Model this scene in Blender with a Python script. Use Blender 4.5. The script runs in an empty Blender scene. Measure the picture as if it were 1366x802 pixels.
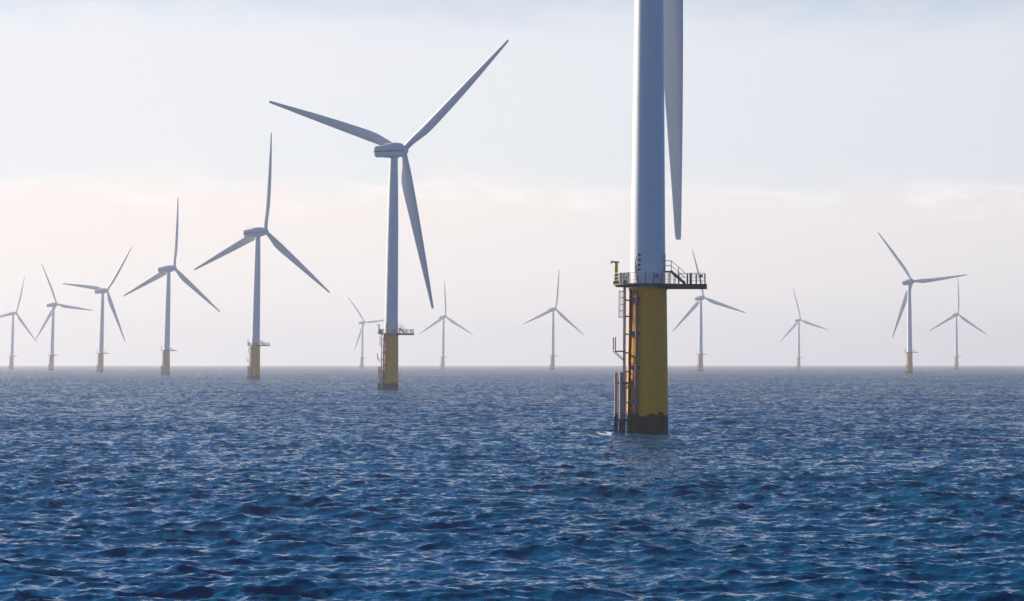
import bpy, bmesh, math, random
import numpy as np
from mathutils import Vector, Matrix

R = math.radians
scene = bpy.context.scene
col = scene.collection

# ------------------------------------------------------------------ camera
CAM_H = 8.6
F_PX, W_PX, H_PX = 3000.0, 1366.0, 802.0
PX, PY, HORIZON = 1000.0, 200.0, 485.0
PITCH = math.atan((HORIZON - PY) / F_PX)
cam_d = bpy.data.cameras.new('camera')
cam = bpy.data.objects.new('camera', cam_d)
col.objects.link(cam)
cam.location = (0, 0, CAM_H)
cam.rotation_euler = (math.pi / 2 + PITCH, 0, 0)
cam_d.sensor_fit = 'HORIZONTAL'
cam_d.sensor_width = 36.0
cam_d.lens = F_PX / W_PX * 36.0
cam_d.shift_x = (W_PX / 2 - PX) / W_PX
cam_d.shift_y = (PY - H_PX / 2) / W_PX
cam_d.clip_start = 0.5
cam_d.clip_end = 60000
scene.camera = cam

# ------------------------------------------------------------------ light
SUN_EL, SUN_AZ = R(21), R(-58)          # azimuth from +Y towards +X: the sun stands ahead and to the left
sun_dir = Vector((math.sin(SUN_AZ) * math.cos(SUN_EL), math.cos(SUN_AZ) * math.cos(SUN_EL), math.sin(SUN_EL)))
sun_d = bpy.data.lights.new('sun', 'SUN')
sun_d.energy = 5.0
sun_d.angle = R(0.5)
sun_d.color = (1.0, 0.87, 0.70)
sun = bpy.data.objects.new('sun', sun_d)
col.objects.link(sun)
sun.rotation_euler = sun_dir.to_track_quat('Z', 'Y').to_euler()
sun.location = sun_dir * 500

world = bpy.data.worlds.new('World')
scene.world = world
world.use_nodes = True
wn, wl = world.node_tree.nodes, world.node_tree.links
wn.clear()


def nd(nodes, kind, **kw):
    n = nodes.new(kind)
    for k, v in kw.items():
        setattr(n, k, v)
    return n


def math_node(nodes, links, op, a, b=None, c=None, clamp=False):
    n = nodes.new('ShaderNodeMath')
    n.operation = op
    n.use_clamp = clamp
    for i, v in enumerate((a, b, c)):
        if v is None:
            continue
        if isinstance(v, (int, float)):
            n.inputs[i].default_value = v
        else:
            links.new(v, n.inputs[i])
    return n.outputs[0]


def smooth(nodes, links, v, lo, hi):
    n = nodes.new('ShaderNodeMapRange')
    n.interpolation_type = 'SMOOTHSTEP'
    links.new(v, n.inputs[0])
    n.inputs[1].default_value = lo
    n.inputs[2].default_value = hi
    return n.outputs[0]


sky = nd(wn, 'ShaderNodeTexSky', sky_type='NISHITA')
sky.sun_disc = False
sky.sun_elevation = SUN_EL
sky.sun_rotation = SUN_AZ
sky.altitude = 0
sky.air_density = 1.0
sky.dust_density = 0.1
sky.ozone_density = 5.0
bg = nd(wn, 'ShaderNodeBackground')
SKY_STRENGTH = 0.052
bg.inputs['Strength'].default_value = SKY_STRENGTH
tc = nd(wn, 'ShaderNodeTexCoord')
sep = nd(wn, 'ShaderNodeSeparateXYZ')
wl.new(tc.outputs['Generated'], sep.inputs[0])
# thin bank of pale cloud low over the sea, with a loose bumpy top edge
mp = nd(wn, 'ShaderNodeMapping')
mp.inputs['Scale'].default_value = (9, 9, 34)
wl.new(tc.outputs['Generated'], mp.inputs[0])
nz = nd(wn, 'ShaderNodeTexNoise')
nz.inputs['Scale'].default_value = 1.0
nz.inputs['Detail'].default_value = 7
nz.inputs['Roughness'].default_value = 0.55
wl.new(mp.outputs[0], nz.inputs['Vector'])
mp2 = nd(wn, 'ShaderNodeMapping')
mp2.inputs['Scale'].default_value = (26, 26, 80)
wl.new(tc.outputs['Generated'], mp2.inputs[0])
nz2 = nd(wn, 'ShaderNodeTexNoise')
nz2.inputs['Scale'].default_value = 1.0
nz2.inputs['Detail'].default_value = 8
nz2.inputs['Roughness'].default_value = 0.6
wl.new(mp2.outputs[0], nz2.inputs['Vector'])
off0 = math_node(wn, wl, 'MULTIPLY_ADD', nz.outputs['Fac'], 0.026, -0.013)
off = math_node(wn, wl, 'MULTIPLY_ADD', nz2.outputs['Fac'], 0.026, math_node(wn, wl, 'ADD', off0, -0.013))
zz = math_node(wn, wl, 'ADD', sep.outputs['Z'], off)
bank = smooth(wn, wl, zz, 0.0900, 0.0670)
veil = smooth(wn, wl, zz, 0.215, 0.135)
veil = math_node(wn, wl, 'MULTIPLY', veil, 0.85)
cov0 = math_node(wn, wl, 'MULTIPLY_ADD', bank, 0.15, veil)
# clouds brighten towards the sun's side
dot = nd(wn, 'ShaderNodeVectorMath', operation='DOT_PRODUCT')
wl.new(tc.outputs['Generated'], dot.inputs[0])
dot.inputs[1].default_value = sun_dir
lit = smooth(wn, wl, dot.outputs['Value'], -0.6, 1.0)
near = smooth(wn, wl, dot.outputs['Value'], -0.45, 0.25)
cov = math_node(wn, wl, 'MULTIPLY', cov0, near)
cr = nd(wn, 'ShaderNodeMix', data_type='RGBA')
wl.new(lit, cr.inputs['Factor'])
cr.inputs['A'].default_value = (4.6, 6.0, 7.6, 1)
cr.inputs['B'].default_value = (10.8, 10.35, 10.1, 1)
rim = math_node(wn, wl, 'MULTIPLY', smooth(wn, wl, zz, 0.083, 0.0765), smooth(wn, wl, zz, 0.062, 0.0765))
pale = nd(wn, 'ShaderNodeMix', data_type='RGBA', blend_type='MULTIPLY')
wl.new(math_node(wn, wl, 'MULTIPLY', bank, 0.8), pale.inputs['Factor'])
wl.new(cr.outputs['Result'], pale.inputs['A'])
pale.inputs['B'].default_value = (1.03, 0.96, 0.92, 1)
rimmed = nd(wn, 'ShaderNodeMix', data_type='RGBA', blend_type='ADD')
wl.new(math_node(wn, wl, 'MULTIPLY', rim, smooth(wn, wl, nz2.outputs['Fac'], 0.42, 0.66)), rimmed.inputs['Factor'])
wl.new(pale.outputs['Result'], rimmed.inputs['A'])
rimmed.inputs['B'].default_value = (1.5, 1.25, 1.1, 1)
mx = nd(wn, 'ShaderNodeMix', data_type='RGBA')
wl.new(cov, mx.inputs['Factor'])
tint = nd(wn, 'ShaderNodeMix', data_type='RGBA', blend_type='MULTIPLY')     # clear, deep blue air above the haze
tint.inputs['Factor'].default_value = 1.0
wl.new(sky.outputs[0], tint.inputs['A'])
deep = nd(wn, 'ShaderNodeMix', data_type='RGBA')
wl.new(smooth(wn, wl, sep.outputs['Z'], 0.10, 0.30), deep.inputs['Factor'])
deep.inputs['A'].default_value = (0.62, 0.92, 1.06, 1)
deep.inputs['B'].default_value = (0.15, 0.62, 1.12, 1)
dot2 = nd(wn, 'ShaderNodeVectorMath', operation='DOT_PRODUCT')
wl.new(tc.outputs['Generated'], dot2.inputs[0])
dot2.inputs[1].default_value = sun_dir
low = nd(wn, 'ShaderNodeMix', data_type='RGBA')          # the low sky opposite the sun is faintly rosy
wl.new(smooth(wn, wl, dot2.outputs['Value'], -0.55, 0.15), low.inputs['Factor'])
low.inputs['A'].default_value = (1.15, 0.86, 0.98, 1)
low.inputs['B'].default_value = (0.62, 0.92, 1.06, 1)
wl.new(low.outputs['Result'], deep.inputs['A'])
wl.new(deep.outputs['Result'], tint.inputs['B'])
wl.new(tint.outputs['Result'], mx.inputs['A'])
wl.new(rimmed.outputs['Result'], mx.inputs['B'])
wl.new(mx.outputs['Result'], bg.inputs['Color'])
wo = nd(wn, 'ShaderNodeOutputWorld')
wl.new(bg.outputs[0], wo.inputs[0])

scene.view_settings.view_transform = 'Standard'
scene.view_settings.look = 'None'
scene.view_settings.exposure = 0.9
scene.view_settings.gamma = 1.0
scene.view_settings.use_curve_mapping = False
scene.cycles.use_denoising = True
scene.cycles.denoiser = 'OPENIMAGEDENOISE'
scene.cycles.volume_bounces = 2
scene.cycles.max_bounces = 8


# ------------------------------------------------------------------ naming helpers
def tag(o, label=None, cat=None, group=None, kind=None):
    if label:
        o['label'] = label
    if cat:
        o['category'] = cat
    if group:
        o['group'] = group
    if kind:
        o['kind'] = kind
    return o


# ------------------------------------------------------------------ materials
def new_mat(name):
    m = bpy.data.materials.new(name)
    m.use_nodes = True
    b = m.node_tree.nodes['Principled BSDF']
    return m, m.node_tree.nodes, m.node_tree.links, b


def paint(name, rgb, rough=0.45, var=0.06, scale=(0.5, 0.5, 0.15), metallic=0.0):
    """Painted or coated metal: slight tonal streaks and uneven gloss."""
    m, n, l, b = new_mat(name)
    t = nd(n, 'ShaderNodeTexCoord')
    mpn = nd(n, 'ShaderNodeMapping')
    mpn.inputs['Scale'].default_value = scale
    l.new(t.outputs['Object'], mpn.inputs[0])
    z = nd(n, 'ShaderNodeTexNoise')
    z.inputs['Scale'].default_value = 2.0
    z.inputs['Detail'].default_value = 6
    l.new(mpn.outputs[0], z.inputs['Vector'])
    mixn = nd(n, 'ShaderNodeMix', data_type='RGBA')
    l.new(z.outputs['Fac'], mixn.inputs['Factor'])
    mixn.inputs['A'].default_value = tuple(c * (1 - var * 2) for c in rgb) + (1,)
    mixn.inputs['B'].default_value = tuple(min(1, c * (1 + var)) for c in rgb) + (1,)
    l.new(mixn.outputs['Result'], b.inputs['Base Color'])
    r = math_node(n, l, 'MULTIPLY_ADD', z.outputs['Fac'], 0.2, rough - 0.1)
    l.new(r, b.inputs['Roughness'])
    b.inputs['Metallic'].default_value = metallic
    return m


def yellow_paint(name):
    """Yellow coating with rust runs, and a dark weed-grown splash zone whose edge is ragged."""
    m, n, l, b = new_mat(name)
    t = nd(n, 'ShaderNodeTexCoord')
    s = nd(n, 'ShaderNodeSeparateXYZ')
    l.new(t.outputs['Object'], s.inputs[0])
    mpn = nd(n, 'ShaderNodeMapping')
    mpn.inputs['Scale'].default_value = (1.1, 1.1, 0.07)
    l.new(t.outputs['Object'], mpn.inputs[0])
    st = nd(n, 'ShaderNodeTexNoise')
    st.inputs['Scale'].default_value = 2.2
    st.inputs['Detail'].default_value = 6
    l.new(mpn.outputs[0], st.inputs['Vector'])
    c1 = nd(n, 'ShaderNodeMix', data_type='RGBA')
    l.new(smooth(n, l, st.outputs['Fac'], 0.58, 0.80), c1.inputs['Factor'])
    c1.inputs['A'].default_value = (0.97, 0.385, 0.002, 1)
    c1.inputs['B'].default_value = (0.78, 0.29, 0.003, 1)
    # weed: solid below 1.9 m, thinning tongues to about 3.4 m
    e = nd(n, 'ShaderNodeTexNoise')
    e.inputs['Scale'].default_value = 0.9
    e.inputs['Detail'].default_value = 6
    e.inputs['Roughness'].default_value = 0.65
    l.new(t.outputs['Object'], e.inputs['Vector'])
    zz_ = math_node(n, l, 'MULTIPLY_ADD', e.outputs['Fac'], -3.2, s.outputs['Z'])
    weed = smooth(n, l, zz_, 1.05, 0.55)
    c2 = nd(n, 'ShaderNodeMix', data_type='RGBA')
    l.new(weed, c2.inputs['Factor'])
    l.new(c1.outputs['Result'], c2.inputs['A'])
    c2.inputs['B'].default_value = (0.004, 0.004, 0.004, 1)
    l.new(c2.outputs['Result'], b.inputs['Base Color'])
    l.new(math_node(n, l, 'MULTIPLY_ADD', weed, 0.4, 0.5), b.inputs['Roughness'])
    l.new(math_node(n, l, 'MULTIPLY_ADD', weed, -0.10, 0.12), b.inputs['Specular IOR Level'])
    return m


def pipe_mat(name, rgb):
    """Weathered steel tube, dark with weed near the waterline."""
    m, n, l, b = new_mat(name)
    t = nd(n, 'ShaderNodeTexCoord')
    s = nd(n, 'ShaderNodeSeparateXYZ')
    l.new(t.outputs['Object'], s.inputs[0])
    e = nd(n, 'ShaderNodeTexNoise')
    e.inputs['Scale'].default_value = 1.3
    e.inputs['Detail'].default_value = 6
    l.new(t.outputs['Object'], e.inputs['Vector'])
    zz_ = math_node(n, l, 'MULTIPLY_ADD', e.outputs['Fac'], -3.0, s.outputs['Z'])
    weed = smooth(n, l, zz_, 1.1, 0.2)
    c0 = nd(n, 'ShaderNodeMix', data_type='RGBA')
    l.new(e.outputs['Fac'], c0.inputs['Factor'])
    c0.inputs['A'].default_value = tuple(c * 0.7 for c in rgb) + (1,)
    c0.inputs['B'].default_value = tuple(min(1, c * 1.25) for c in rgb) + (1,)
    c2 = nd(n, 'ShaderNodeMix', data_type='RGBA')
    l.new(weed, c2.inputs['Factor'])
    l.new(c0.outputs['Result'], c2.inputs['A'])
    c2.inputs['B'].default_value = (0.004, 0.004, 0.004, 1)
    l.new(c2.outputs['Result'], b.inputs['Base Color'])
    l.new(math_node(n, l, 'MULTIPLY_ADD', weed, 0.4, 0.5), b.inputs['Roughness'])
    l.new(math_node(n, l, 'MULTIPLY_ADD', weed, -0.28, 0.3), b.inputs['Specular IOR Level'])
    return m


M_WHITE = paint('white_coating', (0.74, 0.75, 0.75), 0.42, 0.03)
M_BLADE = paint('blade_coating', (0.66, 0.67, 0.69), 0.38, 0.03, (0.4, 0.4, 0.06))
M_NAC = paint('nacelle_coating', (0.66, 0.69, 0.71), 0.42, 0.05, (0.5, 0.5, 0.5))
M_BAND = paint('dark_band', (0.10, 0.12, 0.15), 0.5, 0.1)
M_YELLOW = yellow_paint('yellow_coating')
M_YPLAIN = paint('yellow_steel', (0.62, 0.40, 0.10), 0.5, 0.1)
M_RUST = pipe_mat('rust_red_pipe', (0.075, 0.026, 0.024))
M_GREY = pipe_mat('grey_pipe', (0.16, 0.14, 0.16))
M_TIE = paint('dark_grey_steel', (0.12, 0.10, 0.12), 0.55, 0.15, (1, 1, 1))
M_FENDER = pipe_mat('fender_steel', (0.34, 0.32, 0.32))
M_DARK = paint('dark_steel', (0.045, 0.035, 0.055), 0.55, 0.2, (1, 1, 1))
M_RAIL = paint('galvanised_rail', (0.30, 0.27, 0.29), 0.5, 0.15, (1, 1, 1), 0.2)
M_PALE = paint('pale_rail', (0.66, 0.62, 0.55), 0.5, 0.1, (1, 1, 1))
M_LADDER = pipe_mat('ladder_steel', (0.16, 0.10, 0.11))
M_BLACK = paint('black_rubber', (0.015, 0.015, 0.02), 0.6, 0.2, (1, 1, 1))


# ------------------------------------------------------------------ mesh collector
class MB:
    def __init__(self):
        self.bm = bmesh.new()

    def tube(self, pts, r, seg=10, cap=True):
        pts = [Vector(p) for p in pts]
        rings = []
        for i, p in enumerate(pts):
            if i == 0:
                d = pts[1] - p
            elif i == len(pts) - 1:
                d = p - pts[i - 1]
            else:
                d = (pts[i + 1] - pts[i - 1])
            d.normalize()
            a = Vector((0, 0, 1)) if abs(d.z) < 0.9 else Vector((1, 0, 0))
            u = d.cross(a).normalized()
            v = d.cross(u).normalized()
            rr = r[i] if isinstance(r, (list, tuple)) else r
            rings.append([self.bm.verts.new(p + (u * math.cos(t) + v * math.sin(t)) * rr)
                          for t in (2 * math.pi * k / seg for k in range(seg))])
        self.loft(rings, cap)
        return self

    def loft(self, rings, cap=True):
        for a, b in zip(rings[:-1], rings[1:]):
            n = len(a)
            for k in range(n):
                self.bm.faces.new((a[k], a[(k + 1) % n], b[(k + 1) % n], b[k]))
        if cap:
            self.bm.faces.new(list(reversed(rings[0])))
            self.bm.faces.new(rings[-1])

    def lathe(self, prof, seg=64, centre=(0, 0)):
        rings = []
        for r, z in prof:
            rings.append([self.bm.verts.new((centre[0] + r * math.cos(2 * math.pi * k / seg),
                                             centre[1] + r * math.sin(2 * math.pi * k / seg), z)) for k in range(seg)])
        self.loft(rings)
        return self

    def box(self, c, size, rot=None, bevel=0.0):
        g = bmesh.ops.create_cube(self.bm, size=1.0)
        vs = g['verts']
        mat = Matrix.Translation(c) @ (rot.to_4x4() if rot is not None else Matrix.Identity(4)) @ Matrix.Diagonal((*size, 1))
        bmesh.ops.transform(self.bm, matrix=mat, verts=vs)
        if bevel:
            es = list({e for v in vs for e in v.link_edges})
            bmesh.ops.bevel(self.bm, geom=es, offset=bevel, segments=2, affect='EDGES', profile=0.6)
        return self

    def bar(self, a, b, w, h):
        a, b = Vector(a), Vector(b)
        d = b - a
        q = d.to_track_quat('Y', 'Z').to_matrix()
        return self.box((a + b) / 2, (w, d.length, h), q)

    def prism(self, poly, z0, z1):
        lo = [self.bm.verts.new((x, y, z0)) for x, y in poly]
        hi = [self.bm.verts.new((x, y, z1)) for x, y in poly]
        self.loft([lo, hi])
        return self

    def build(self, name, mat, parent=None, smooth_=True, angle=35):
        bmesh.ops.recalc_face_normals(self.bm, faces=self.bm.faces)
        me = bpy.data.meshes.new(name)
        self.bm.to_mesh(me)
        self.bm.free()
        me.materials.append(mat)
        if smooth_:
            me.shade_smooth()
            me.set_sharp_from_angle(angle=R(angle))
        o = bpy.data.objects.new(name, me)
        col.objects.link(o)
        if parent is not None:
            o.parent = parent
        return o


# ------------------------------------------------------------------ the sea
def ocean_tile(L, N, lam_min, lam_max, lam_p, wind, sigma, seed, spread):
    """One periodic patch of wind sea from a directional spectrum: height, horizontal shift, fold measure."""
    rng = np.random.default_rng(seed)
    k1 = 2 * np.pi * np.fft.fftfreq(N, L / N)
    kx, ky = np.meshgrid(k1, k1, indexing='ij')
    k = np.hypot(kx, ky)
    k[0, 0] = 1
    kp = 2 * np.pi / lam_p
    S = k ** -3.6 * np.exp(-1.1 * (kp / k) ** 2)
    S *= (k > 2 * np.pi / lam_max) * np.exp(-(k * lam_min / (2 * np.pi)) ** 4)
    ca = (kx * wind[0] + ky * wind[1]) / k
    S *= np.where(ca > 0, np.abs(ca) ** spread + 0.06, 0.06)
    S[0, 0] = 0
    a = np.sqrt(S) * (rng.standard_normal((N, N)) + 1j * rng.standard_normal((N, N)))
    h = np.fft.ifft2(a)
    sc = sigma / h.real.std()
    a = a * sc
    f = lambda q: np.fft.ifft2(q).real
    h = f(a)
    chop = 1.0
    dx, dy = f(1j * kx / k * a) * chop, f(1j * ky / k * a) * chop
    jxx, jyy, jxy = f(-kx * kx / k * a), f(-ky * ky / k * a), f(-kx * ky / k * a)
    print('TILE', L, 'rms slope', f(1j*kx*a).std(), f(1j*ky*a).std())
    fold = (1 + chop * jxx) * (1 + chop * jyy) - (chop * jxy) ** 2
    return [t.astype(np.float32) for t in (h, dx, dy, fold)]


def sample(tile, L, ang, x, y):
    N = tile[0].shape[0]
    c, s = math.cos(ang), math.sin(ang)
    u = ((c * x + s * y) / L * N) % N
    v = ((-s * x + c * y) / L * N) % N
    i = np.floor(u).astype(np.int64)
    j = np.floor(v).astype(np.int64)
    fu, fv = u - i, v - j
    i %= N
    j %= N
    i1, j1 = (i + 1) % N, (j + 1) % N
    out = []
    for t in tile:
        out.append(t[i, j] * (1 - fu) * (1 - fv) + t[i1, j] * fu * (1 - fv) + t[i, j1] * (1 - fu) * fv + t[i1, j1] * fu * fv)
    h, dx, dy, fold = out
    return h, c * dx - s * dy, s * dx + c * dy, fold


SEA_R = 8600.0
T1_XY = None


def solve_xy(px, dist):
    """Ground point at a given distance ahead whose waterline sits in the photograph's column px."""
    d = Vector((0, dist, -CAM_H))
    depth = d.y * math.cos(PITCH) + d.z * math.sin(PITCH)
    return ((px - PX) / F_PX * depth, dist)


def build_sea(base_xy):
    wind = np.array([-math.sin(R(14)), -math.cos(R(14))])
    angA, angB, angC = R(23), R(-38), R(11)

    def local(ang):
        c, s = math.cos(ang), math.sin(ang)
        return (c * wind[0] + s * wind[1], -s * wind[0] + c * wind[1])
    A = ocean_tile(233.0, 1024, 1.0, 60, 6.5, local(angA), 0.100, 3, 4)
    B = ocean_tile(41.0, 512, 0.30, 2.6, 3.0, local(angB), 0.036, 5, 2.5)
    C = ocean_tile(610.0, 512, 6.0, 160, 36.0, local(angC), 0.06, 9, 6)
    # rings: dense near the camera, opening with distance
    rs = [34.0]
    while rs[-1] < SEA_R:
        r = rs[-1]
        step = max(0.16, min(0.16 * (r / 95.0) ** 1.15, r * 0.03))
        rs.append(r + step)
    rs = np.array(rs)
    lo, hi = math.atan2(-(PX + 130) / F_PX, 1), math.atan2((W_PX - PX + 260) / F_PX, 1)
    fine = np.linspace(lo, hi, 1050)
    side_r = np.linspace(hi, hi + R(20), 221)[1:]
    side_l = np.linspace(lo - R(20), lo, 221)[:-1]
    back = np.linspace(hi + R(20), lo - R(20) + 2 * math.pi, 120)[1:-1]
    th = np.concatenate([side_l, fine, side_r, back])
    nr, nt = len(rs), len(th)
    rr, tt = np.meshgrid(rs, th, indexing='ij')
    x0, y0 = rr * np.sin(tt), rr * np.cos(tt)
    hA, xA, yA, fA = sample(A, 233.0, angA, x0, y0)
    hB, xB, yB, fB = sample(B, 41.0, angB, x0, y0)
    hC, xC, yC, fC = sample(C, 610.0, angC, x0, y0)
    # groups and slicks: the chop swells and dies down over tens of metres
    d1 = sample(C, 610.0, angC, x0 * 0.62 + 250, y0 * 0.40 + 130)[0] / 0.06
    amp = np.clip(1.0 + 0.20 * d1, 0.6, 1.45)
    hA, xA, yA = hA * amp, xA * amp, yA * amp
    # gust patches: slow variation of the small chop
    g = 0.75 + 0.5 * np.clip(0.5 + hC / 0.12 * 0.35, 0, 1)
    fade = np.clip(1.2 - rr / 900.0, 0, 1)
    z = hA + hC + hB * g * fade
    x = x0 + (xA + xC + xB * g * fade) * np.clip(2 - rr / 1500, 0, 1)
    y = y0 + (yA + yC + yB * g * fade) * np.clip(2 - rr / 1500, 0, 1)
    foam = np.clip((0.46 - fA) / 0.22, 0, 1) * np.clip((0.62 - fB) / 0.3 + 0.25, 0, 1)
    # churned water where the swell meets the nearest foundation
    bx, by = base_xy
    dist = np.hypot((x0 - (bx - 5.0)) * 0.9, (y0 - (by - 2.5)) * 0.35)
    foam = np.maximum(foam, np.clip(1.5 - dist / 1.0, 0, 1) * np.clip(0.9 + hB * 14, 0, 1))
    ring = np.abs(np.hypot(x0 - bx, y0 - by) - 2.75)
    foam = np.maximum(foam, np.clip(1.0 - ring / 0.9, 0, 1) * np.clip(0.55 + hB * 16, 0, 1))
    co = np.stack([x, y, z], -1).reshape(-1, 3).astype(np.float32)
    idx = np.arange(nr * nt).reshape(nr, nt)
    q = np.stack([idx[:-1], np.roll(idx, -1, 1)[:-1], np.roll(idx, -1, 1)[1:], idx[1:]], -1).reshape(-1, 4)
    inner = idx[0][::-1]
    me = bpy.data.meshes.new('sea_water')
    centre = len(co)
    co = np.concatenate([co, np.array([[0, 0, -0.3]], np.float32)])
    tri = np.stack([np.full(nt, centre), idx[0], np.roll(idx[0], -1)], -1)
    q = q[:, ::-1]
    tri = tri[:, ::-1]
    me.vertices.add(len(co))
    me.vertices.foreach_set('co', co.ravel())
    nl = q.size + tri.size
    me.loops.add(nl)
    me.loops.foreach_set('vertex_index', np.concatenate([q.ravel(), tri.ravel()]).astype(np.int32))
    me.polygons.add(len(q) + len(tri))
    starts = np.concatenate([np.arange(len(q)) * 4, len(q) * 4 + np.arange(len(tri)) * 3]).astype(np.int32)
    me.polygons.foreach_set('loop_start', starts)
    me.update(calc_edges=True)
    me.shade_smooth()
    at = me.attributes.new('foam', 'FLOAT', 'POINT')
    at.data.foreach_set('value', np.append(foam.ravel(), 0).astype(np.float32))
    # slope carried by ripples finer than the mesh, which grows as the mesh opens up
    step = np.gradient(rs)
    fine_s = np.clip(0.13 + 0.075 * np.log2(np.maximum(step / 0.16, 1)), 0, 0.42)
    at = me.attributes.new('ripple', 'FLOAT', 'POINT')
    at.data.foreach_set('value', np.append(np.repeat(fine_s, nt), 0.1).astype(np.float32))
    # far waves show only their faces turned down the wind: the mean lean of what the mesh cannot carry
    lean = np.clip(0.11 * np.log2(np.maximum(step / 0.45, 1)), 0, 0.30)
    at = me.attributes.new('lean', 'FLOAT', 'POINT')
    at.data.foreach_set('value', np.append(np.repeat(lean, nt), 0).astype(np.float32))
    o = bpy.data.objects.new('sea', me)
    col.objects.link(o)
    tag(o, 'choppy dark blue sea reaching to the hazy horizon', kind='structure')
    m, n, l, b = new_mat('sea_water')
    t = nd(n, 'ShaderNodeTexCoord')
    ar = nd(n, 'ShaderNodeAttribute', attribute_name='ripple')
    af = nd(n, 'ShaderNodeAttribute', attribute_name='foam')
    geo = nd(n, 'ShaderNodeNewGeometry')
    acc = None
    for sc_, w in ((1.1, 0.8), (3.1, 1.0), (9.0, 0.8)):
        mpn = nd(n, 'ShaderNodeMapping')
        mpn.inputs['Rotation'].default_value = (0, 0, R(-14))
        mpn.inputs['Scale'].default_value = (sc_ * 0.45, sc_, sc_)
        l.new(t.outputs['Object'], mpn.inputs[0])
        z_ = nd(n, 'ShaderNodeTexNoise')
        z_.inputs['Scale'].default_value = 1.0
        z_.inputs['Detail'].default_value = 2
        l.new(mpn.outputs[0], z_.inputs['Vector'])
        v = nd(n, 'ShaderNodeVectorMath', operation='MULTIPLY_ADD')
        l.new(z_.outputs['Color'], v.inputs[0])
        v.inputs[1].default_value = (4 * w, 4 * w, 0)
        v.inputs[2].default_value = (-2 * w, -2 * w, 0)
        if acc is None:
            acc = v.outputs[0]
        else:
            ad = nd(n, 'ShaderNodeVectorMath', operation='ADD')
            l.new(acc, ad.inputs[0])
            l.new(v.outputs[0], ad.inputs[1])
            acc = ad.outputs[0]
    scl = nd(n, 'ShaderNodeVectorMath', operation='SCALE')
    l.new(acc, scl.inputs[0])
    gm = nd(n, 'ShaderNodeMapping')          # cat's paws: patches where the wind roughens the water more or less
    gm.inputs['Scale'].default_value = (0.010, 0.022, 1)
    l.new(t.outputs['Object'], gm.inputs[0])
    gz = nd(n, 'ShaderNodeTexNoise')
    gz.inputs['Scale'].default_value = 1.0
    gz.inputs['Detail'].default_value = 4
    l.new(gm.outputs[0], gz.inputs['Vector'])
    gust = math_node(n, l, 'MULTIPLY_ADD', smooth(n, l, gz.outputs['Fac'], 0.35, 0.65), 0.75, 0.62)
    l.new(math_node(n, l, 'MULTIPLY', ar.outputs['Fac'], gust), scl.inputs['Scale'])
    ad = nd(n, 'ShaderNodeVectorMath', operation='ADD')
    l.new(geo.outputs['Normal'], ad.inputs[0])
    l.new(scl.outputs[0], ad.inputs[1])
    al = nd(n, 'ShaderNodeAttribute', attribute_name='lean')
    lv = nd(n, 'ShaderNodeVectorMath', operation='SCALE')
    lv.inputs[0].default_value = (wind[0], wind[1], 0)
    l.new(al.outputs['Fac'], lv.inputs['Scale'])
    ad2 = nd(n, 'ShaderNodeVectorMath', operation='ADD')
    l.new(ad.outputs[0], ad2.inputs[0])
    l.new(lv.outputs[0], ad2.inputs[1])
    nm = nd(n, 'ShaderNodeVectorMath', operation='NORMALIZE')
    l.new(ad2.outputs[0], nm.inputs[0])
    fz = nd(n, 'ShaderNodeTexNoise')
    fz.inputs['Scale'].default_value = 2.5
    fz.inputs['Detail'].default_value = 6
    l.new(t.outputs['Object'], fz.inputs['Vector'])
    fm = smooth(n, l, math_node(n, l, 'MULTIPLY', math_node(n, l, 'ADD', fz.outputs['Fac'], 0.3), af.outputs['Fac']), 0.25, 0.6)
    cm = nd(n, 'ShaderNodeMix', data_type='RGBA')
    l.new(fm, cm.inputs['Factor'])
    cm.inputs['A'].default_value = (0.0, 0.054, 0.120, 1)
    cm.inputs['B'].default_value = (0.62, 0.66, 0.70, 1)
    l.new(cm.outputs['Result'], b.inputs['Base Color'])
    l.new(math_node(n, l, 'MULTIPLY_ADD', fm, 0.5, 0.12), b.inputs['Roughness'])
    l.new(nm.outputs[0], b.inputs['Normal'])
    b.inputs['IOR'].default_value = 1.333
    b.inputs['Specular IOR Level'].default_value = 0.30
    b.inputs['Specular Tint'].default_value = (0.05, 0.90, 1.0, 1)
    me.materials.append(m)
    return o


# ------------------------------------------------------------------ the turbine
HUB_Z, DECK_Z, ROTOR_R, HUB_Y = 78.5, 18.4, 53.5, 6.1
TILT = R(6)
U = Vector((-math.cos(R(20)), -math.sin(R(20)), 0))     # the landing's side of the foundation
Tn = Vector((math.sin(R(20)), -math.cos(R(20)), 0))


def pl(a, b, z):
    return U * a + Tn * b + Vector((0, 0, z))


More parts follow.
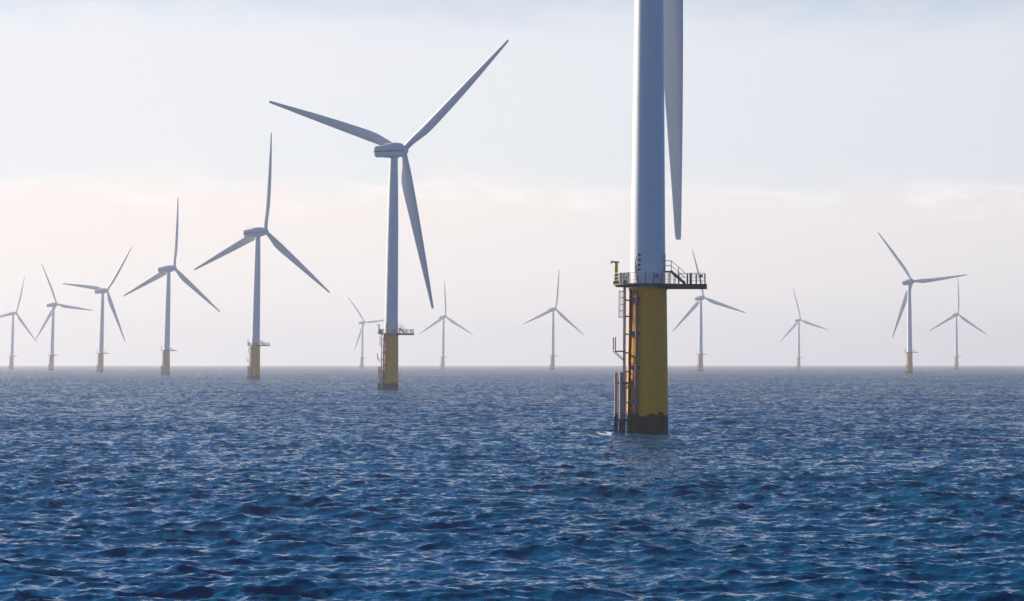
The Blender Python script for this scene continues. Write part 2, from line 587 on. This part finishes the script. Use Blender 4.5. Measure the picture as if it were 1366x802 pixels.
def blade_mesh():
    """Twisted, tapered aerofoil from round root to blunt tip; +Z is the span, +Y faces the wind."""
    st = [  # r, chord, thickness ratio, twist, roundness
        (1.4, 2.1, 1.0, 24, 1), (3.2, 2.15, 0.98, 24, 1), (5.5, 2.7, 0.72, 23, 0.6), (8.0, 3.4, 0.48, 21.5, 0.25),
        (10.5, 3.8, 0.36, 19.5, 0.05), (13.5, 3.85, 0.30, 17.5, 0), (18, 3.6, 0.26, 14.5, 0), (24, 3.25, 0.22, 11.5, 0),
        (30, 2.85, 0.20, 9.5, 0), (36, 2.40, 0.18, 8, 0), (42, 1.86, 0.17, 7, 0), (47, 1.38, 0.16, 6.2, 0),
        (50.5, 1.08, 0.16, 5.6, 0), (52.6, 0.88, 0.16, 5.2, 0), (53.3, 0.76, 0.16, 5, 0), (53.5, 0.60, 0.2, 5, 0)]
    # resample with smooth interpolation
    arr = np.array(st)
    rq = np.concatenate([np.linspace(1.4, 14, 16)[:-1], np.linspace(14, 50, 20)[:-1], [50, 51.4, 52.6, 53.1, 53.4, 53.5]])
    mb = MB()
    rings = []
    n = 24
    for r in rq:
        c, tr, tw, rd = (float(np.interp(r, arr[:, 0], arr[:, i])) for i in range(1, 5))
        ring = []
        tw = R(tw)
        le = 0.5 * rd + 0.30 * (1 - rd)          # share of the chord ahead of the pitch axis
        for k in range(n):
            a = 2 * math.pi * k / n
            xc = 0.5 * (1 - math.cos(a))         # 0 at the leading edge
            up = 1 if a <= math.pi else -1
            yt = 5 * tr * (0.2969 * math.sqrt(xc) - 0.126 * xc - 0.3516 * xc ** 2 + 0.2843 * xc ** 3 - 0.1036 * xc ** 4)
            yr = 0.5 * math.sqrt(max(0, 1 - (2 * xc - 1) ** 2)) * tr
            camb = 0.03 * (1 - rd) * 4 * xc * (1 - xc)
            yy = (yr * rd + yt * (1 - rd)) * up - camb
            X = (xc - le) * c
            Y = yy * c
            # leading edge towards -X and into the wind (+Y); trailing edge +X and downwind
            x = X * math.cos(tw) + Y * math.sin(tw)
            y = -X * math.sin(tw) + Y * math.cos(tw)
            bend = -0.9 * (max(0, r - 10) / 43.5) ** 2
            ring.append(mb.bm.verts.new((x, y + bend, r)))
        rings.append(ring)
    mb.loft(rings)
    return mb


def super_ring(bm, y, w, h, zc, p=3.2, n=40):
    ring = []
    for k in range(n):
        a = 2 * math.pi * k / n
        c, s = math.cos(a), math.sin(a)
        ring.append(bm.verts.new((w * math.copysign(abs(c) ** (2 / p), c), y, zc + h * math.copysign(abs(s) ** (2 / p), s))))
    return ring


def deck_poly():
    poly = []
    for k in range(24):
        a = R(24) + (2 * math.pi - 2 * R(24)) * k / 23
        rr = 4.25
        poly.append((rr * math.cos(a), rr * math.sin(a)))
    poly += [(7.2, -1.75), (7.2, 1.75)]
    return poly


def make_turbine(detail):
    root = bpy.data.objects.new('wind_turbine', None)
    col.objects.link(root)
    # --- foundation: conical yellow transition piece standing through the water
    mb = MB()
    mb.lathe([(2.55, -6), (2.55, 3.0), (2.52, 6), (2.36, 16.6), (2.34, 17.7), (2.46, 17.72), (2.46, 17.86), (2.34, 17.88), (2.34, 17.92)], 72)
    tp = mb.build('transition_piece', M_YELLOW, root, angle=25)
    # --- two cable pipes up the near-left face
    for ang, mat, r in ((-139, M_RUST, 0.19), (-117, M_GREY, 0.17)):
        a = R(ang)
        mb = MB()
        ex, ey = math.cos(a), math.sin(a)
        mb.tube([(ex * 2.86, ey * 2.86, -4), (ex * 2.86, ey * 2.86, 3), (ex * 2.80, ey * 2.80, 10), (ex * 2.70, ey * 2.70, 17.68)], r, 14)
        o = mb.build('cable_pipe', mat, root)
        if detail:
            for z in (3.9, 8.1, 12.3, 16.5):
                rad = 2.84 - (z - 3) * 0.0105
                mb = MB()
                mb.box((ex * (rad - 0.12), ey * (rad - 0.12), z), (0.44, 0.46, 0.42), Matrix.Rotation(a, 3, 'Z'), 0.04)
                mb.build('clamp', M_TIE, o, angle=30)
    if detail:
        # cross pieces tying the two pipes together
        for z in (3.9, 8.1, 12.3, 16.5):
            rad = 2.80 - (z - 3) * 0.0105
            a0, a1 = R(-137.2), R(-118.8)
            mb = MB()
            mb.bar((rad * math.cos(a0), rad * math.sin(a0), z), (rad * math.cos(a1), rad * math.sin(a1), z), 0.24, 0.5)
            mb.build('pipe_tie', M_TIE, root, False)
    # --- boat landing: two fender tubes on stub arms
    bl = MB()
    for z in (1.7, 6.2):
        for q in (-1.1, 1.1):
            bl.tube([pl(2.2, q, z), pl(3.62, q, z)], 0.13, 10)
        bl.tube([pl(3.2, -1.1, z + 0.001), pl(3.2, 1.1, z + 0.001)], 0.10, 10)
    for q in (-0.7, 0.7):
        bl.tube([pl(3.2, q, 1.7), pl(3.2, q, 6.2)], 0.06, 8)
    land = bl.build('boat_landing', M_RUST, root)
    for q in (-1.1, 1.1):
        mb = MB()
        mb.tube([pl(3.72, q, -3), pl(3.72, q, 7.5)], 0.23, 18)
        mb.build('fender_tube', M_FENDER, land)
    # --- access ladder
    mb = MB()
    for s in (-1, 1):
        mb.tube([pl(3.02, 0.26 * s, -1), pl(3.02, 0.26 * s, 18.9)], 0.095, 8)
    if detail:
        z = 0.5
        while z < 18.3:
            mb.tube([pl(3.02, -0.26, z), pl(3.02, 0.26, z)], 0.022, 6)
            z += 0.3
        for z in (1.7, 3.8, 5.6, 7.6, 9.9, 12.2, 14.4, 16.4):
            for s in (-1, 1):
                mb.tube([pl(2.2, 0.26 * s, z), pl(3.0, 0.26 * s, z)], 0.085, 8)
    lad = mb.build('ladder', M_LADDER, root)
    if detail:
        mb = MB()          # hoops and straps of the safety cage
        hoops = [14.3, 15.1, 15.9, 16.7, 17.5]
        for z in hoops:
            pts = [pl(3.02 + 0.72 * math.sin(t), -0.36 * math.cos(t), z) for t in np.linspace(0, math.pi, 13)]
            mb.tube(pts, 0.035, 6)
        for t in (0.5, 1.05, 1.57, 2.1, 2.64):
            mb.tube([pl(3.02 + 0.74 * math.sin(t), -0.38 * math.cos(t), 14.2), pl(3.02 + 0.74 * math.sin(t), -0.38 * math.cos(t), 17.6)], 0.025, 6)
        mb.build('safety_cage', M_RAIL, lad)
        mb = MB()          # little landing halfway up
        mb.box(pl(3.75, 0, 10.1), (1.3, 0.95, 0.16), Matrix.Rotation(R(20), 3, 'Z'))
        for s in (-1, 1):
            mb.tube([pl(4.25, 0.4 * s, 10.02), pl(3.1, 0.4 * s, 9.0)], 0.045, 8)
        mb.build('rest_platform', M_DARK, lad, False)
        mb = MB()
        for s in (-1, 1):
            mb.tube([pl(4.30, 0.42 * s, 10.1), pl(4.30, 0.42 * s, 11.85)], 0.075, 8)
        mb.tube([pl(4.30, -0.42, 11.8), pl(4.30, 0.42, 11.8)], 0.05, 8)
        mb.tube([pl(4.30, -0.42, 10.2), pl(4.30, 0.42, 10.2)], 0.05, 8)
        mb.build('guard_frame', M_RAIL, lad)
    # --- working platform
    mb = MB()
    poly = deck_poly()
    mb.prism(poly, DECK_Z - 0.16, DECK_Z)
    # deep edge beam round the right hand part
    mb.bar((1.2, -1.95, DECK_Z - 0.28), (7.22, -1.80, DECK_Z - 0.28), 0.16, 0.54)
    mb.bar((1.2, 1.95, DECK_Z - 0.28), (7.22, 1.80, DECK_Z - 0.28), 0.16, 0.54)
    mb.bar((7.24, -1.9, DECK_Z - 0.281), (7.24, 1.9, DECK_Z - 0.281), 0.16, 0.54)
    for k in range(12):
        a = R(40) + R(280) * k / 11
        mb.bar((2.3 * math.cos(a), 2.3 * math.sin(a), DECK_Z - 0.30), (4.1 * math.cos(a), 4.1 * math.sin(a), DECK_Z - 0.22), 0.12, 0.2)
    plat = mb.build('platform', M_DARK, root, False)
    if detail:
        # railings
        px_ = [(x, y) for x, y in poly if True]
        posts = []
        loop = px_ + [px_[0]]
        for (xa, ya), (xb, yb) in zip(loop[:-1], loop[1:]):
            L = math.hypot(xb - xa, yb - ya)
            n = max(1, int(round(L / 1.15)))
            for i in range(n):
                t = i / n
                posts.append((xa + (xb - xa) * t, ya + (yb - ya) * t))
        posts = [(x * 0.985, y * 0.96) for x, y in posts]
        for x, y in posts:
            mb = MB()
            mb.tube([(x, y, DECK_Z), (x, y, DECK_Z + 1.32)], 0.055, 6)
            mb.build('railing_post', M_DARK, plat)
        for dz, r in ((1.32, 0.035), (0.88, 0.025), (0.46, 0.025)):
            mb = MB()
            ring = [(x, y, DECK_Z + dz) for x, y in posts]
            mb.tube(ring + ring[:1], r, 6)
            mb.build('handrail', M_PALE, plat)
        # wire mesh gate by the ladder head
        mb = MB()
        for t in np.linspace(0, 1, 13):
            x, y = -3.25 + 1.0 * t, -2.72 - 0.62 * t
            mb.tube([(x, y, DECK_Z), (x, y, DECK_Z + 1.3)], 0.028, 5)
        for z in (0.1, 0.7, 1.28):
            mb.tube([(-3.25, -2.72, DECK_Z + z), (-2.25, -3.34, DECK_Z + z)], 0.03, 5)
        mb.tube([(-3.25, -2.72, DECK_Z), (-3.25, -2.72, DECK_Z + 1.38)], 0.08, 6)
        mb.tube([(-2.25, -3.34, DECK_Z), (-2.25, -3.34, DECK_Z + 1.38)], 0.08, 6)
        mb.build('gate_panel', M_RAIL, plat)
        # equipment stood on the extension
        mb = MB()
        mb.box((5.35, -1.1, DECK_Z + 0.66), (0.30, 0.30, 1.32), None, 0.03)
        mb.build('equipment_post', M_DARK, plat, angle=30)
        mb = MB()
        mb.box((6.55, -0.9, DECK_Z + 0.55), (0.12, 0.12, 1.1), None, 0.02)
        mb.box((6.62, -0.9, DECK_Z + 1.0), (0.42, 0.3, 0.3), None, 0.04)
        mb.build('control_box', M_DARK, plat, angle=30)
    # --- davit
    mb = MB()
    mb.box((-3.92, -0.6, DECK_Z + 0.18), (0.75, 0.7, 0.36), None, 0.05)
    mb.tube([(-3.92, -0.6, DECK_Z + 0.3), (-3.92, -0.6, DECK_Z + 2.1), (-3.9, -0.6, DECK_Z + 2.75)], [0.26, 0.24, 0.2], 14)
    mb.bar((-3.55, -0.6, DECK_Z + 2.72), (-4.6, -0.6, DECK_Z + 2.78), 0.22, 0.2)
    mb.box((-4.55, -0.6, DECK_Z + 2.62), (0.12, 0.12, 0.25))
    dav = mb.build('davit', M_YPLAIN, root)
    if detail:
        mb = MB()
        for z in (0.55, 0.95, 1.3):
            mb.tube([(-3.45, -0.75, DECK_Z + z), (-3.22, -0.75, DECK_Z + z)], 0.13, 12)
        mb.tube([(-3.34, -0.62, DECK_Z + 0.0), (-3.34, -0.62, DECK_Z + 1.45)], 0.06, 8)
        mb.build('winch', M_BLACK, dav)
    # --- tower
    mb = MB()
    prof = [(2.30, 17.92), (2.30, 18.15), (2.20, 18.17), (2.18, 18.8)]
    for z in np.linspace(20, 76.4, 24):
        prof.append((float(np.interp(z, [18.8, 38, 54, 66, 76.4], [2.18, 1.99, 1.81, 1.58, 1.30])), float(z)))
    tw = mb.lathe(prof, 80).build('tower', M_WHITE, root, angle=30)
    if detail:
        for z, r in ((41.5, 1.952), (58.6, 1.724)):
            mb = MB()
            mb.lathe([(r - 0.02, z - 0.06), (r + 0.025, z - 0.05), (r + 0.025, z + 0.05), (r - 0.02, z + 0.06)], 80)
            mb.build('flange_joint', M_WHITE, tw, angle=20)
        mb = MB()          # door on the stair side
        mb.box((2.12, -0.35, DECK_Z + 2.75), (0.14, 0.95, 2.1), None, 0.04)
        mb.build('door', M_NAC, tw)
        # coiled cable with its four hooks, on the near face
        mb = MB()
        pts = []
        for t in np.linspace(0, 1, 26):
            a = R(-123 + 9 * math.sin(math.pi * t * 0.9) * -1)
            z = DECK_Z + 0.3 + 3.1 * t
            rr = 2.24 + 0.05 * math.sin(t * 9)
            pts.append((rr * math.cos(a), rr * math.sin(a), z))
        mb.tube(pts, 0.05, 8)
        mb.build('cable', M_BLACK, tw)
        for z in (1.75, 2.35, 2.95, 3.6):
            a = R(-117)
            mb = MB()
            mb.box((2.22 * math.cos(a), 2.22 * math.sin(a), DECK_Z + z), (0.34, 0.30, 0.26), Matrix.Rotation(a, 3, 'Z'), 0.06)
            mb.build('cable_hook', M_BLACK, tw, angle=30)
        a = R(-62)         # lamp standing off the near face
        ca, sa = math.cos(a), math.sin(a)
        mb = MB()
        mb.tube([(2.0 * ca, 2.0 * sa, DECK_Z + 0.85), (2.55 * ca, 2.55 * sa, DECK_Z + 1.0)], 0.07, 8)
        mb.tube([(2.55 * ca, 2.55 * sa, DECK_Z + 0.8), (2.55 * ca, 2.55 * sa, DECK_Z + 1.15), (2.55 * ca, 2.55 * sa, DECK_Z + 1.2)], [0.22, 0.2, 0.1], 14)
        lp = mb.build('lamp', M_BLACK, tw)
        mb = MB()
        mb.tube([(2.55 * ca, 2.55 * sa, DECK_Z + 1.2), (2.55 * ca, 2.55 * sa, DECK_Z + 1.34), (2.55 * ca, 2.55 * sa, DECK_Z + 1.42)], [0.2, 0.2, 0.1], 14)
        mb.build('lamp_cap', M_WHITE, lp)
    # --- stair from the deck up to the tower door
    mb = MB()
    top, bot = Vector((2.45, -0.35, DECK_Z + 1.62)), Vector((4.25, -0.35, DECK_Z + 0.05))
    mb.box((2.42, -0.35, DECK_Z + 1.58), (0.95, 1.1, 0.14))
    for s in (-1, 1):
        o = Vector((0.4, 0.48 * s, 0))
        mb.bar(top + o, bot + o, 0.07, 0.34)
    for i in range(7):
        t = (i + 0.5) / 7
        p = (top + Vector((0.4, 0, 0))).lerp(bot + Vector((0.4, 0, 0)), t)
        mb.box(p, (0.26, 0.92, 0.05))
    mb.tube([(2.75, -0.8, DECK_Z), (2.75, -0.8, DECK_Z + 1.55)], 0.06, 8)
    mb.tube([(2.75, 0.1, DECK_Z), (2.75, 0.1, DECK_Z + 1.55)], 0.06, 8)
    stair = mb.build('stair', M_DARK, root, False)
    if detail:
        mb = MB()
        for s in (-1, 1):
            yv = -0.35 + 0.5 * s
            for dz in (1.3, 0.7):
                mb.tube([(2.15, yv, DECK_Z + 1.6 + dz), (2.9, yv, DECK_Z + 1.6 + dz), (4.62, yv, DECK_Z + 0.12 + dz)], 0.035, 6)
            mb.tube([(2.15, yv, DECK_Z + 1.6), (2.15, yv, DECK_Z + 2.9)], 0.035, 6)
            mb.tube([(2.9, yv, DECK_Z + 1.6), (2.9, yv, DECK_Z + 2.9)], 0.035, 6)
            mb.tube([(3.8, yv, DECK_Z + 0.8), (3.8, yv, DECK_Z + 2.1)], 0.035, 6)
        mb.build('handrail', M_PALE, stair)
    # --- nacelle, hub and blades hang on one pivot direction: built facing +Y, turned by yaw()
    mb = MB()
    rings = [super_ring(mb.bm, y, w, h, zc, p) for y, w, h, zc, p in
             ((4.0, 1.5, 1.75, HUB_Z, 2.6), (3.8, 1.8, 2.05, HUB_Z, 3), (3.0, 2.0, 2.3, HUB_Z + 0.02, 4), (0.5, 2.05, 2.5, HUB_Z + 0.1, 4.5),
              (-2.5, 2.05, 2.42, HUB_Z + 0.06, 4.5), (-4.2, 2.02, 2.3, HUB_Z, 4.5), (-4.24, 1.9, 2.02, HUB_Z - 0.16, 4.5),
              (-9.4, 1.86, 1.92, HUB_Z - 0.2, 4.5), (-9.62, 1.78, 1.80, HUB_Z - 0.2, 4.5), (-9.7, 1.6, 1.6, HUB_Z - 0.2, 4.5))]
    mb.loft(rings)
    mb.tube([(0, 0, 75.9), (0, 0, 76.5)], 1.45, 48)
    nac = mb.build('nacelle', M_NAC, root, angle=28)
    for q in (-1, 1):      # dark recessed band along each flank
        mb = MB()
        mb.box((2.03 * q, -0.6, HUB_Z - 0.1), (0.10, 7.2, 0.46))
        mb.box((1.93 * q, -6.9, HUB_Z - 0.1), (0.10, 5.42, 0.56))
        mb.build('side_band', M_BAND, nac, False)
    mb = MB()
    mb.box((0, -9.70, HUB_Z - 0.12), (3.1, 0.08, 0.62))
    mb.build('rear_vent', M_BAND, nac, False)
    if detail:
        mb = MB()
        for x in (-0.7, 0.7):
            mb.tube([(x, -8.2, HUB_Z + 1.5), (x, -8.2, HUB_Z + 3.0)], 0.05, 6)
            mb.tube([(x, -8.5, HUB_Z + 2.95), (x, -7.9, HUB_Z + 2.95)], 0.07, 6)
        mb.tube([(-0.7, -8.2, HUB_Z + 2.2), (0.7, -8.2, HUB_Z + 2.2)], 0.05, 6)
        mb.build('wind_vane', M_RAIL, nac)
    mb = MB()
    seg = 48
    rings = []
    for y, r in ((3.92, 1.5), (4.1, 1.72), (5.0, 1.86), (6.2, 1.82), (6.9, 1.6), (7.5, 1.15), (7.8, 0.6), (7.86, 0.15)):
        rings.append([mb.bm.verts.new((r * math.cos(2 * math.pi * k / seg), y, HUB_Z + r * math.sin(2 * math.pi * k / seg))) for k in range(seg)])
    mb.loft(rings)
    mb.build('hub', M_NAC, root)
    me = None
    for k in range(3):
        if me is None:
            o = blade_mesh().build('blade', M_BLADE, root, angle=50)
            me = o.data
        else:
            o = bpy.data.objects.new('blade', me)
            col.objects.link(o)
            o.parent = root
    return root


def children(o):
    return [c for c in bpy.data.objects if c.parent == o]


def copy_tree(o, kids, parent=None):
    c = o.copy()
    col.objects.link(c)
    if parent is not None:
        c.parent = parent
    for ch in kids.get(o.name, []):
        copy_tree(ch, kids, c)
    return c


def pose(root, x, y, yaw, rot, stretch=1.0):
    """yaw: wind direction clockwise from +Y; rot: first blade's angle, counter-clockwise from the right as seen from behind."""
    root.location = (x, y, 0)
    turn = (Matrix.Rotation(-yaw, 4, 'Z') @ Matrix.Translation((0, 0, HUB_Z)) @ Matrix.Rotation(TILT, 4, 'X')
            @ Matrix.Translation((0, 0, -HUB_Z)))
    k = 0
    for c in root.children:
        kind = c.name.split('.')[0]
        if kind in ('nacelle', 'hub'):
            c.matrix_local = turn
        elif kind == 'blade':
            a = R(rot + 120 * k) - math.pi / 2          # from straight up, counter-clockwise seen from behind (-Y)
            c.matrix_local = turn @ Matrix.Translation((0, HUB_Y, HUB_Z)) @ Matrix.Rotation(-a, 4, 'Y') @ Matrix.Diagonal((1, 1, stretch, 1))
            k += 1


GROUP = 'wind turbines standing in the sea'
ROW = [  # column of the waterline, distance, yaw, blade angle, detailed, label
    (863.5, 280, 24, -91.0, True, 'nearest and largest wind turbine on a thick yellow base, its hub above the frame'),
    (520.6, 738, 20.8, -79.7, True, 'tall whole wind turbine with dull yellow base, just left of the huge nearest tower'),
    (340.0, 1201, 27.5, 81.6, True, 'middle sized wind turbine with one blade straight up, left of the tallest whole turbine'),
    (221.6, 1669, 26.6, 82.1, False, 'hazy wind turbine with one blade straight up, fourth in the row receding to the left'),
    (134.2, 2181, 23.4, 52.1, False, 'pale wind turbine third from the left edge, one blade pointing almost level left'),
    (68.7, 2693, 22.8, 111.9, False, 'pale wind turbine with one blade leaning up to the left, second from the left edge'),
    (15.3, 3167, 22.9, 70.5, False, 'faint wind turbine at the far left whose left blade leaves the frame'),
    (482.8, 3871, 23.1, 125.2, False, 'faintest wind turbine, right behind the left side of the tallest whole turbine'),
    (590.8, 3399, 22.5, 89.6, False, 'faint small wind turbine with a blade upright, below the tip of the tallest whole turbine'),
    (737.3, 2929, 27.3, 80.9, False, 'faint small wind turbine standing alone, left of the big yellow base'),
    (934.7, 2417, 28.7, 101.9, False, 'pale wind turbine right of the big yellow base, its raised blade passing behind the platform'),
    (1065.7, 3659, 29.9, 101.7, False, 'small faint wind turbine standing alone in the middle of the right half'),
    (1213.7, 1941, 32.0, 5.4, False, 'largest wind turbine on the right, one blade pointing almost level to the right'),
    (1276.2, 3241, 32.1, 86.5, False, 'faint wind turbine at the far right with one blade straight up'),
]

near_xy = solve_xy(ROW[0][0], ROW[0][1])
build_sea(near_xy)

full = make_turbine(True)
simple = make_turbine(False)
kids = {}
for o in bpy.data.objects:
    if o.parent:
        kids.setdefault(o.parent.name, []).append(o)
used = set()
for px, dist, yaw, rot, det, label in ROW:
    src = full if det else simple
    if src.name in used:
        t = copy_tree(src, kids)
    else:
        t = src
        used.add(src.name)
    x, y = solve_xy(px, dist)
    ROWPOSE = (t, x, y, R(yaw), rot, 1.025 if dist < 300 else 1.0)
    tag(t, label, 'wind turbine', GROUP)
    pose(*ROWPOSE)

# ------------------------------------------------------------------ sea haze
mb = MB()
mb.box((0, 0, 0), (1, 1, 1))
hz = mb.build('haze', bpy.data.materials.new('haze'), None, False)
hm = hz.data.materials[0]
hm.use_nodes = True
hn, hl = hm.node_tree.nodes, hm.node_tree.links
hn.clear()
pv = nd(hn, 'ShaderNodeVolumePrincipled')
pv.inputs['Color'].default_value = (0.69, 0.725, 0.80, 1)
pv.inputs['Density'].default_value = 0.00017
pv.inputs['Anisotropy'].default_value = 0.22
ho = nd(hn, 'ShaderNodeOutputMaterial')
hl.new(pv.outputs[0], ho.inputs['Volume'])
Z0, Z1 = -4.0, 136.0
hz.location = (0, 0, (Z0 + Z1) / 2)
hz.scale = (SEA_R * 2 + 600, SEA_R * 2 + 600, Z1 - Z0)
tag(hz, 'pale sea haze filling the air over the water', kind='stuff')
